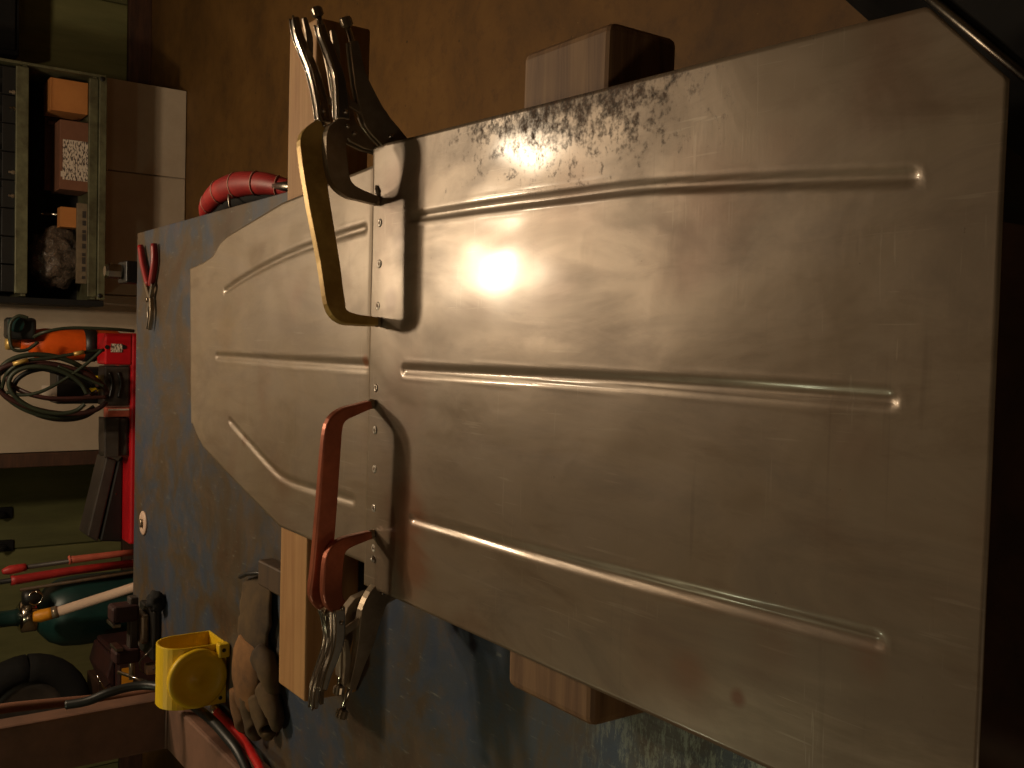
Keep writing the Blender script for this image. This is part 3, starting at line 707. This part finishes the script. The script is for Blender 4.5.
# bent wire loop in front of it, with its pale clip
lp = [atz(*p_, TZ+h) for p_, h in (((152, 648), .03), ((146, 655), .05), ((140, 662), .05), ((141, 670), .03), ((148, 674), .012), ((155, 668), .006))]
wl = thing('wire_clip', 'thin steel wire loop with a pale square clip in front of the small vise', 'clip', tuple(atz(150, 660, TZ)))
link('wire', tb(smoothpath(lp, 5), .002, 6), M['steel'], wl, True)
q = atz(155, 667, TZ); link('clip', bx((q.x-.014, q.y-.012, TZ+.0005), (q.x+.010, q.y+.012, TZ+.022)), M['ivory'], wl, bevel=.002)
q = atz(168, 606, TZ); lump = bmesh.new(); bmesh.ops.create_icosphere(lump, subdivisions=3, radius=1)
for v in lump.verts:
    n_ = v.co.copy(); f = 1+.35*noise.noise(n_*2.2)
    v.co = Vector((q.x+.006+n_.x*.024*f, q.y+.03+n_.y*.022*f, max(TZ+.018+n_.z*.022*f, TZ+.0005)))
tag(link('shop_rag', lump, M['blackmatte'], smooth=True), 'balled black rag in front of the small vise on the table', 'rag')

# ------------------------------------------------------------------ welded brown frame on the left
FY = 2.25
fr_ = thing('tube_stand', 'brown painted square-tube stand in the bottom left corner of the picture', 'stand', (-.87, 2.28, 0))
RX0, RX1, RZ = -.928, -.811, .92
link('post', bx((RX0, FY, RZ-.06), (RX1, FY+.06, 1.75)), M['frame'], fr_, bevel=.006)
link('rail', bx((RX0, 1.1, RZ-.06), (RX1, FY-.001, RZ)), M['frame'], fr_, bevel=.006)
link('leg', bx((RX0+.02, 1.12, 0), (RX1-.02, 1.18, RZ-.06)), M['frame'], fr_, bevel=.004)
q = aty(6, 742, FY)
link('crossbar', bx((RX0-.5, FY+.002, q.z-.005), (RX0-.001, FY+.058, q.z+.08)), M['frame'], fr_, bevel=.005)
link('weld_bead', tb([Vector((RX0+.004, FY-.001, q.z+.085)), Vector((RX0, FY-.003, q.z+.04)), Vector((RX0-.004, FY-.001, q.z-.006))], .005, 8), M['brass'], fr_, True)
link('weld_bead', tb([Vector((RX0+.004, FY-.003, RZ+.001)), Vector((RX1-.004, FY-.003, RZ+.001))], .004, 8), M['frame'], fr_, True)
bc = thing('black_cable', 'thick black cable arching over the brown stand and past the yellow housing', 'cable', (-.8, 2.2, TZ))
pts = [aty(66, 705, 2.235), aty(88, 701, 2.215), aty(108, 693, 2.20), aty(130, 687, 2.19), aty(148, 685.5, 2.17), aty(164, 688.5, 2.13), atz(182, 698, .95), atz(208, 717, .942), atz(226, 736, .94), atz(240, 755, .936), atz(256, 790, .93)]
link('sheath', tb(smoothpath(pts, 6), .0095, 10), M['hoseblack'], bc, True)
tag(link('brown_hose', tb(smoothpath([aty(-30, 716, 2.38), aty(0, 709, 2.38), aty(45, 704, 2.38), aty(90, 700, 2.38), aty(125, 697, 2.38), Vector((-.845, 2.39, .75)), Vector((-.85, 2.40, .3)), Vector((-.85, 2.42, .012))], 5), .011, 10), M['carddark'], smooth=True), 'rust-brown hose hanging behind the post of the brown stand', 'hose')
rc = thing('red_cable', 'glossy bright red cable beside the yellow housing, running out of frame', 'cable', tuple(atz(240, 742, TZ)))
pts = [atz(217, 712, TZ+.010), atz(229, 724, TZ+.010), atz(243, 740, TZ+.010), atz(255, 758, TZ+.022), atz(263, 776, TZ+.034), atz(268, 800, TZ+.036)]
link('sheath', tb(smoothpath(pts, 6), .0085, 10), M['cablered'], rc, True)
link('end_ferrule', tb([pts[0], pts[0]+Vector((.004, .018, 0))], .0095, 10), M['nickel'], rc, True)

# ------------------------------------------------------------------ things behind the table
BY = 3.9
B = lambda x, y, Y=BY: aty(x, y, Y)
a, b = B(127, 333), B(127, 545)
rb = thing('red_cabinet', 'glossy red steel tool cabinet behind the far edge of the table', 'cabinet', ((a.x+b.x)/2, BY+.2, 0))
ztc = B(131, 400).z
link('body', bx((b.x, BY, .06), (a.x, BY+.42, ztc)), M['red'], rb, bevel=.008)
for z0, z1 in ((.10, .24), (.26, .40)):
    dr_ = link('drawer', bx((b.x+.02, BY-.012, z0), (a.x-.02, BY, z1)), M['red'], rb, bevel=.003)
    link('handle', tb([(b.x+.2, BY-.03, z1-.03), (a.x-.2, BY-.03, z1-.03)], .007), M['steel'], dr_, True)
ra, rbb = B(105, 333), B(105, 362)
link('upright_section', bx((rbb.x-.01, BY, ztc-.002), (ra.x, BY+.12, ra.z)), M['red'], rb, bevel=.006)
la, lb = B(111, 341), B(122, 355)
pnl = link('name_plate', bx((lb.x+.01, BY-.003, lb.z), (la.x-.01, BY, la.z)), M['print'], rb)
for py in (347,):
    for px in (107, 124):
        q = B(px, py); link('screw', lathe(bmesh.new(), (q.x, BY, q.z), (0, -1, 0), [(.008, 0), (.008, .003)], 12), M['black'], rb)
for X in (b.x+.06, a.x-.10):
    for Y in (BY+.06, BY+.34): link('foot', bx((X, Y, 0), (X+.05, Y+.05, .06)), M['black'], rb)
# black vented charger on it
a, b = B(105, 363), B(127, 406)
vc = thing('vented_case', 'dark grey plastic case with two curved vent slots on the red cabinet', 'case', ((a.x+b.x)/2, BY+.05, ztc))
link('body', bx((b.x, BY+.01, ztc+.0005), (a.x-.012, BY+.11, a.z)), M['darkgrey'], vc, bevel=.008)
for px in (110, 119):
    u0, u1 = B(px, 371), B(px, 398); mid = (u0+u1)/2
    link('vent_slot', tb(smoothpath([(u0.x-.005, BY+.008, u0.z), (mid.x, BY+.008, mid.z-.010), (u1.x, BY+.008, u1.z)], 4), .006, 6), M['black'], vc, True)
# small red/white packet
a, b = B(108, 408), B(125, 417)
pk = thing('small_packet', 'small reddish packet with white edge between the dark cases on the red cabinet', 'packet', ((a.x+b.x)/2, BY+.03, ztc))
link('body', bx((b.x, BY+.01, ztc+.0005), (a.x, BY+.06, a.z)), M['pinkgrip'], pk, bevel=.003)
link('edge_strip', bx((a.x-.010, BY+.007, ztc+.004), (a.x-.004, BY+.0095, a.z-.004)), M['paper'], pk)
# black pouch
a, b = B(106, 419), B(127, 456)
bm = bmesh.new(); box(bm, (b.x, BY+.02, ztc+.0005), (a.x, BY+.11, a.z)); bmesh.ops.subdivide_edges(bm, edges=bm.edges[:], cuts=5, use_grid_fill=True)
for v in bm.verts:
    v.co.y += .012*noise.noise(v.co*14); v.co.x += .006*noise.noise(v.co*17+Vector((3, 0, 0)))
pch = thing('tool_pouch', 'soft dark brown pouch slumped beside the hoses on the red cabinet', 'pouch', ((a.x+b.x)/2, BY+.06, ztc))
link('body', bm, M['darkgrey'], pch, True)
link('flap', bx((b.x-.004, BY+.006, a.z-.05), (a.x+.004, BY+.018, a.z+.003)), M['darkgrey'], pch, bevel=.004)
# leaning black box
bl0, bl1, tr0, tr1 = B(131, 545, BY+.1), B(131, 460, BY+.1), B(108, 455, BY+.1), B(88, 540, BY+.1)
bb = thing('black_case', 'black wedge-shaped case with grey lid leaning on the red cabinet beside the green wall', 'case', ((bl0.x+bl1.x)/2, BY+.1, ztc))
def quad_prism(pts, y0_, y1_):
    bm = bmesh.new(); f = [bm.verts.new((p_[0], y0_, p_[1])) for p_ in pts]; g = [bm.verts.new((p_[0], y1_, p_[1])) for p_ in pts]
    n = len(pts); bm.faces.new(f); bm.faces.new(g)
    for k in range(n): bm.faces.new((f[k], f[(k+1) % n], g[(k+1) % n], g[k]))
    return bm
Q = lambda x, y: (B(x, y, BY+.1).x, max(B(x, y, BY+.1).z, ztc+.0006))
link('body', quad_prism([Q(134, 541), Q(134, 456), Q(118, 461), Q(100, 541)], BY+.1, BY+.24), M['black'], bb, bevel=.006)
link('lid', quad_prism([Q(98, 542), Q(117, 460), Q(106, 457), Q(87, 536)], BY+.1, BY+.24), M['darkgrey'], bb, bevel=.006)
q = B(116, 494, BY+.098); link('rivet', lathe(bmesh.new(), (q.x, BY+.1, q.z), (0, -1, 0), [(.004, 0), (.003, .003)], 10), M['chrome'], bb)

# orange bottle with strap and regulator (stands behind the red cabinet's upright section)
OY = 4.02
cxo = aty(70, 345, OY).x; r_o = .060
ob = thing('orange_cylinder', 'slim orange gas cylinder with black strap, standing on the red cabinet', 'gas cylinder', (cxo, OY+.06, ztc))
zt = aty(33, 345, OY).z
link('body', lathe(bmesh.new(), (cxo, OY+.07, ztc+.0005), Zv, [(r_o-.006, 0), (r_o, .008), (r_o, zt-ztc-.05), (r_o*.93, zt-ztc-.025), (r_o*.7, zt-ztc-.006), (.022, zt-ztc+.008), (.020, zt-ztc+.03)], 28), M['orange'], ob, True)
zz = aty(93, 345, OY).z
link('strap', lathe(bmesh.new(), (cxo, OY+.07, zz-.022), Zv, [(r_o, 0), (r_o+.004, .001), (r_o+.004, .043), (r_o, .044)], 28), M['black'], ob, True)
link('valve', lathe(bmesh.new(), (cxo, OY+.07, zt+.03), Zv, [(.016, 0), (.016, .03), (.024, .032), (.024, .05), (.01, .052)], 14), M['brass'], ob, True)
# dark regulator body on top
q = aty(22, 330, OY-.02)
rg = link('regulator', bx((q.x-.035, OY-.02, q.z-.05), (q.x+.045, OY+.06, q.z+.05)), M['hoseblack'], ob, bevel=.014, seg=3)
link('gauge', lathe(bmesh.new(), (q.x+.02, OY-.02, q.z+.02), (0, -1, 0), [(.026, 0), (.028, .004), (.028, .018), (.024, .02)], 20), M['teal'], rg, True)
link('guard_wire', tb(smoothpath([aty(38, 342, OY-.06), aty(26, 350, OY-.06), aty(12, 348, OY-.06), aty(10, 325, OY-.06), aty(18, 316, OY-.06), aty(28, 318, OY-.06)], 5), .006, 8), M['hosegreen'], rg, True)
# hoses
hz = lambda x, y, d=0: aty(x, y, 3.82+d)
coil = thing('hose_coil', 'coil of dark green and dark red welding hoses hanging beside the orange cylinder', 'hose', tuple(hz(60, 390)))
def hose(pts, r, m): return link('hose_loop', tb(smoothpath(pts, 7), r, 8), M[m], coil, True)
tag(link('air_hose', tb(smoothpath([hz(134, 331, .02), hz(110, 329), hz(70, 328), hz(45, 332), aty(34, 337, 3.86)], 7), .006, 8), M['hosegreen'], smooth=True), 'dark green hose running straight along the orange cylinder, against the white wall', 'hose')
def loop(cx_, cy_, rx_, ry_, rot, a0, a1, d=0, n=14):
    out = []
    for i in range(n+1):
        a_ = a0+(a1-a0)*i/n; u_, v_ = rx_*math.cos(a_), ry_*math.sin(a_)
        out.append(hz(cx_-7+u_*math.cos(rot)-v_*math.sin(rot), cy_+u_*math.sin(rot)+v_*math.cos(rot), d+.01*math.sin(a_)))
    return out
hose(loop(58, 388, 58, 24, .18, .15, 6.1, 0), .009, 'hosered')
hose(loop(56, 386, 52, 30, .22, .35, 6.0, .03), .009, 'hosegreen')
hose(loop(60, 382, 46, 17, .12, .2, 6.2, -.03), .008, 'hosered')
hose(loop(52, 392, 50, 22, .26, .3, 5.9, .055), .008, 'hoseblack')
hose(loop(64, 394, 44, 25, .15, .4, 5.6, .07), .009, 'hoseblack')
hose(loop(55, 390, 40, 22, .25, .2, 6.0, -.045), .008, 'hosegreen')
hose([hz(102, 350, -.05), hz(85, 365, -.05), hz(62, 381, -.05), hz(40, 392, -.05), hz(22, 395, -.04), hz(6, 392, -.03)], .006, 'hosegreen')
hose([hz(104, 350, -.03), hz(80, 353, -.05), hz(50, 358, -.05), hz(26, 361, -.05), hz(8, 372, -.04), hz(2, 388, 0)], .006, 'hosegreen')
hose([hz(104, 386, -.05), hz(88, 379, -.05), hz(70, 371, -.05), hz(58, 366, -.05)], .0055, 'hosegreen')
hose([hz(106, 397, -.04), hz(80, 398, -.05), hz(50, 398, -.05), hz(28, 393, -.04), hz(10, 384, 0)], .0065, 'hosered')
for i, (x0, y0_, x1, y1_) in enumerate(((13, 364, 28, 360), (74, 354, 84, 352))):
    link('hose_fitting', tb([hz(x0, y0_, -.058), hz(x1, y1_, -.058)], .0075, 8), M['brass'], coil, True)
# black battery pack behind loops
a, b = aty(58, 366, 4.0), aty(104, 404, 4.0)
bp = thing('battery_pack', 'black battery pack with yellow stickers standing behind the hose loops', 'battery', ((a.x+b.x)/2, 4.05, ztc))
link('body', bx((b.x, 4.02, ztc+.0005), (a.x-.005, 4.15, a.z)), M['black'], bp, bevel=.006)
for (x0, y0_, x1, y1_) in ((91, 368+8, 101, 376+6), (91, 384+4, 101, 388+4)):
    u0, u1 = aty(x0, y0_, 3.997), aty(x1, y1_, 3.997)
    link('sticker', bx((u1.x, 4.016, u1.z), (u0.x, 4.0195, u0.z)), M['yellow'], bp)
a, b = aty(44, 386, 3.98), aty(59, 397, 3.98)
bag = link('sticker', bx((b.x, 4.016, b.z), (a.x, 4.0195, a.z)), M['paper'], bp)

# teal gas cylinder
TYc = 4.05
u0, u1 = aty(60, 583, TYc-.1), aty(60, 655, TYc-.1)
ct, rt = (u0.x+u1.x)/2, abs(u0.x-u1.x)/2*.98
tc = thing('gas_cylinder', 'dark teal gas cylinder with silver collar beyond the table, beside the pale tube', 'gas cylinder', (ct, TYc, 0))
zt = aty(38, 620, TYc).z
link('body', lathe(bmesh.new(), (ct, TYc, .0), Zv, [(rt*.9, 0), (rt, .02), (rt, zt-.14), (rt*.96, zt-.08), (rt*.8, zt-.035), (rt*.55, zt-.005), (rt*.4, zt+.01)], 40), M['teal'], tc, True)
link('collar', lathe(bmesh.new(), (ct, TYc, zt+.008), Zv, [(rt*.42, 0), (rt*.44, .004), (rt*.44, .05), (rt*.36, .06)], 28), M['chrome'], tc, True)
link('neck', lathe(bmesh.new(), (ct, TYc, zt+.066), Zv, [(.034, 0), (.030, .02), (.030, .09), (.040, .10), (.040, .16)], 20), M['teal'], tc, True)
q = aty(31, 597, TYc-.10)
link('valve', lathe(bmesh.new(), (q.x, TYc-.10, q.z-.03), Zv, [(.022, 0), (.030, .006), (.030, .05), (.02, .06)], 16), M['black'], tc, True)
link('valve_ring', tb([(q.x+.024*math.cos(k*math.pi/8), TYc-.13+.006, q.z-.01+.024*math.sin(k*math.pi/8)) for k in range(17)], .004, 6), M['chrome'], tc, True)
link('outlet_pipe', tb([(ct, TYc, zt+.04), (q.x, TYc-.10, q.z)], .010), M['nickel'], tc, True)
# white rod with yellow tip
wt = thing('white_tube', 'long pale tube with yellow end leaning against the teal cylinder', 'tube', tuple(aty(118, 592, 3.85)))
a, b = aty(57, 612, 3.86), aty(119, 592, 3.80); d_ = (b-a)
link('tube', tb([a, a+d_*5.2], .0175, 14), M['ivory'], wt, True)
e = aty(33, 617, 3.88)
link('tip', tb(smoothpath([e, aty(40, 616, 3.875), aty(52, 613, 3.865)], 3), smoothw([.016, .023, .021], 3), 14), M['yellowdeep'], wt, True)
link('ring', tb([aty(52, 613, 3.865), aty(58, 611.5, 3.86)], .0215, 14), M['nickel'], wt, True)
q = aty(56, 602, TYc-rt-.012)
tg = link('label', bx((q.x-.03, TYc-rt-.004, q.z-.03), (q.x+.02, TYc-rt+.03, q.z+.03)), M['ivory'], tc) if False else None

# long handled bolt cutters: two shafts with red grips
CY = 3.95
Cq = lambda x, y: aty(x, y, CY)
bcut = thing('bolt_cutters', 'pair of long-handled bolt cutters with red grips leaning between the black case and teal cylinder', 'bolt cutters', (Cq(135, 558).x, CY, 0))
lo1, lo2 = Cq(134, 552), Cq(134, 563)
def down(top, low, k): return low+(low-top)*k
t1 = Cq(28, 567)
link('shaft', tb([Cq(24, 567.5), lo1, down(Cq(24, 567.5), lo1, 1.1)], .0085), M['darkgrey'], bcut, True)
link('upper_grip', tb(smoothpath([Cq(2, 572), Cq(10, 570), Cq(26, 567)], 3), smoothw([.008, .017, .014], 3), 12), M['redgrip'], bcut, True)
link('lower_grip', tb(smoothpath([Cq(70, 560), Cq(74, 559.5), Cq(134, 552)], 3), smoothw([.018, .014, .012], 3), 12), M['pinkgrip'], bcut, True)
link('shaft', tb([Cq(0, 582), lo2, down(Cq(0, 582), lo2, .85)], .0095), M['black'], bcut, True)
link('lower_grip', tb([Cq(11, 580.5), Cq(16, 580), Cq(70, 571), lo2], [.019, .017, .016, .015], 12), M['redgrip'], bcut, True)
link('cutter_head', bx((lo1.x-.08, CY-.012, .06), (lo1.x+.0, CY+.012, .20)), M['darkgrey'], bcut, bevel=.006)
# wooden stake next to them
Dq = lambda x, y: aty(x, y, 3.86)
stk = tb([Dq(20, 590), Dq(134, 572), down(Dq(20, 590), Dq(134, 572), .8)], .006)
tag(link('wooden_dowel', stk, M['scrapwood'], smooth=True), 'thin brown dowel leaning between the bolt cutters and the teal cylinder', 'dowel')

# dark maroon machine between cylinder and frame
a, b = aty(117, 656, 3.6), aty(160, 692, 3.6)
mm = thing('maroon_machine', 'dark maroon machine housing with amber knob, beyond the table corner, beside the brown stand', 'machine', ((a.x+b.x)/2, 3.7, 0))
link('body', bx((b.x-.01, 3.6, 0), (a.x+.0, 3.9, a.z)), M['maroon'], mm, bevel=.01)
link('hood', quad_prism([(b.x, a.z), (a.x-.01, a.z), (a.x-.01, a.z+.012), ((a.x+b.x)/2, a.z+.03)], 3.62, 3.88), M['maroon'], mm, bevel=.008)
q = aty(124, 678, 3.6); link('label', bx((q.x-.035, 3.597, q.z-.030), (q.x+.035, 3.6, q.z+.008)), M['yellowdeep'], mm)
link('knob', lathe(bmesh.new(), (q.x-.05, 3.6, q.z+.04), (0, -1, 0), [(.014, 0), (.014, .02), (.008, .024)], 16), M['chrome'], mm, True)
lp = [aty(97, 675, 3.58), aty(101, 682, 3.57), aty(104, 689, 3.57)]
link('antenna_wire', tb([(q.x-.02, 3.65, a.z), lp[2], lp[0]], .003, 6), M['chrome'], mm, True)

# dark electric motor guard in front of the green wall, left of the teal cylinder
q0, q1 = aty(8, 655, 4.5), aty(70, 700, 4.5)
wh = thing('spare_wheel', 'dark tyre leaning in the shadow behind the teal cylinder and frame', 'wheel', (q0.x-.1, 4.6, 0))
cw = Vector((aty(15, 705, 4.6).x-.05, 4.6, .80)); 
tor = bmesh.new(); pts = [cw+Vector((  .20*math.cos(k*math.pi/16), 0, .20*math.sin(k*math.pi/16))) for k in range(33)]
wh.location = (cw.x, 4.6, 0)
link('tyre', tb(pts, .060, 14), M['blackmatte'], wh, True)
link('rim', lathe(bmesh.new(), cw+Vector((0, .05, 0)), (0, -1, 0), [(.13, 0), (.15, .03), (.15, .07), (.11, .06), (.03, .05)], 28), M['darkgrey'], wh, True)
link('axle_stand', bx((cw.x-.12, 4.5, 0), (cw.x+.12, 4.7, .538)), M['darkwood'], wh, bevel=.006)

# little black hooks on the green wall at the far left
for i, (px, py) in enumerate(((3, 514), (4, 547))):
    q = aty(px, py, 5.74)
    hk = thing('wall_hook', ('black hook on the green wall, the upper one in the picture', 'black hook on the green wall at the board joint, the lower one in the picture')[i], 'hook', tuple(q), 'hooks on the green wall')
    link('plate', bx((q.x-.03, 5.765, q.z-.05), (q.x+.03, 5.782, q.z+.08)), M['blackmatte'], hk, bevel=.004)
    link('peg', tb([(q.x, 5.77, q.z), (q.x, 5.72, q.z), (q.x, 5.70, q.z+.03)], .012), M['blackmatte'], hk, True)

# ------------------------------------------------------------------ dark stool at the near right corner
s0, s1 = atz(932, 6, .62), atz(1030, 84, .62)
st = thing('work_stool', 'black padded work stool with a steel rail, in the top right corner of the picture', 'stool', (.62, .55, 0))
cs_ = Vector((.62, .48, 0))
a0, a1 = atz(930, 4, .66), atz(1040, 96, .66)
dd = (a1-a0).normalized(); nn = Vector((dd.y, -dd.x, 0))
if nn.x < 0: nn = -nn
cc = (a0+a1)/2+nn*.21
Mx = Matrix(((dd.x, nn.x, 0, cc.x), (dd.y, nn.y, 0, cc.y), (0, 0, 1, 0), (0, 0, 0, 1)))
st.location = (cc.x, cc.y, 0)
link('seat_pad', bx((-.24, -.265, .60), (.34, .2, .66), Mx), M['blackmatte'], st, bevel=.022, seg=3)
link('seat_rail', tb([Mx @ Vector((-.22, -.205, .664)), Mx @ Vector((.25, -.205, .664))], .005), M['steel'], st, True)
for X in (-.17, .17):
    for Y in (-.16, .17): link('leg', tb([Mx @ Vector((X, Y, .60)), Mx @ Vector((X*1.15, Y*1.15, 0))], .013), M['blackmatte'], st, True)
link('foot_ring', tb([Mx @ Vector((.19*math.cos(k*math.pi/12), .19*math.sin(k*math.pi/12), .22)) for k in range(25)], .008), M['blackmatte'], st, True)
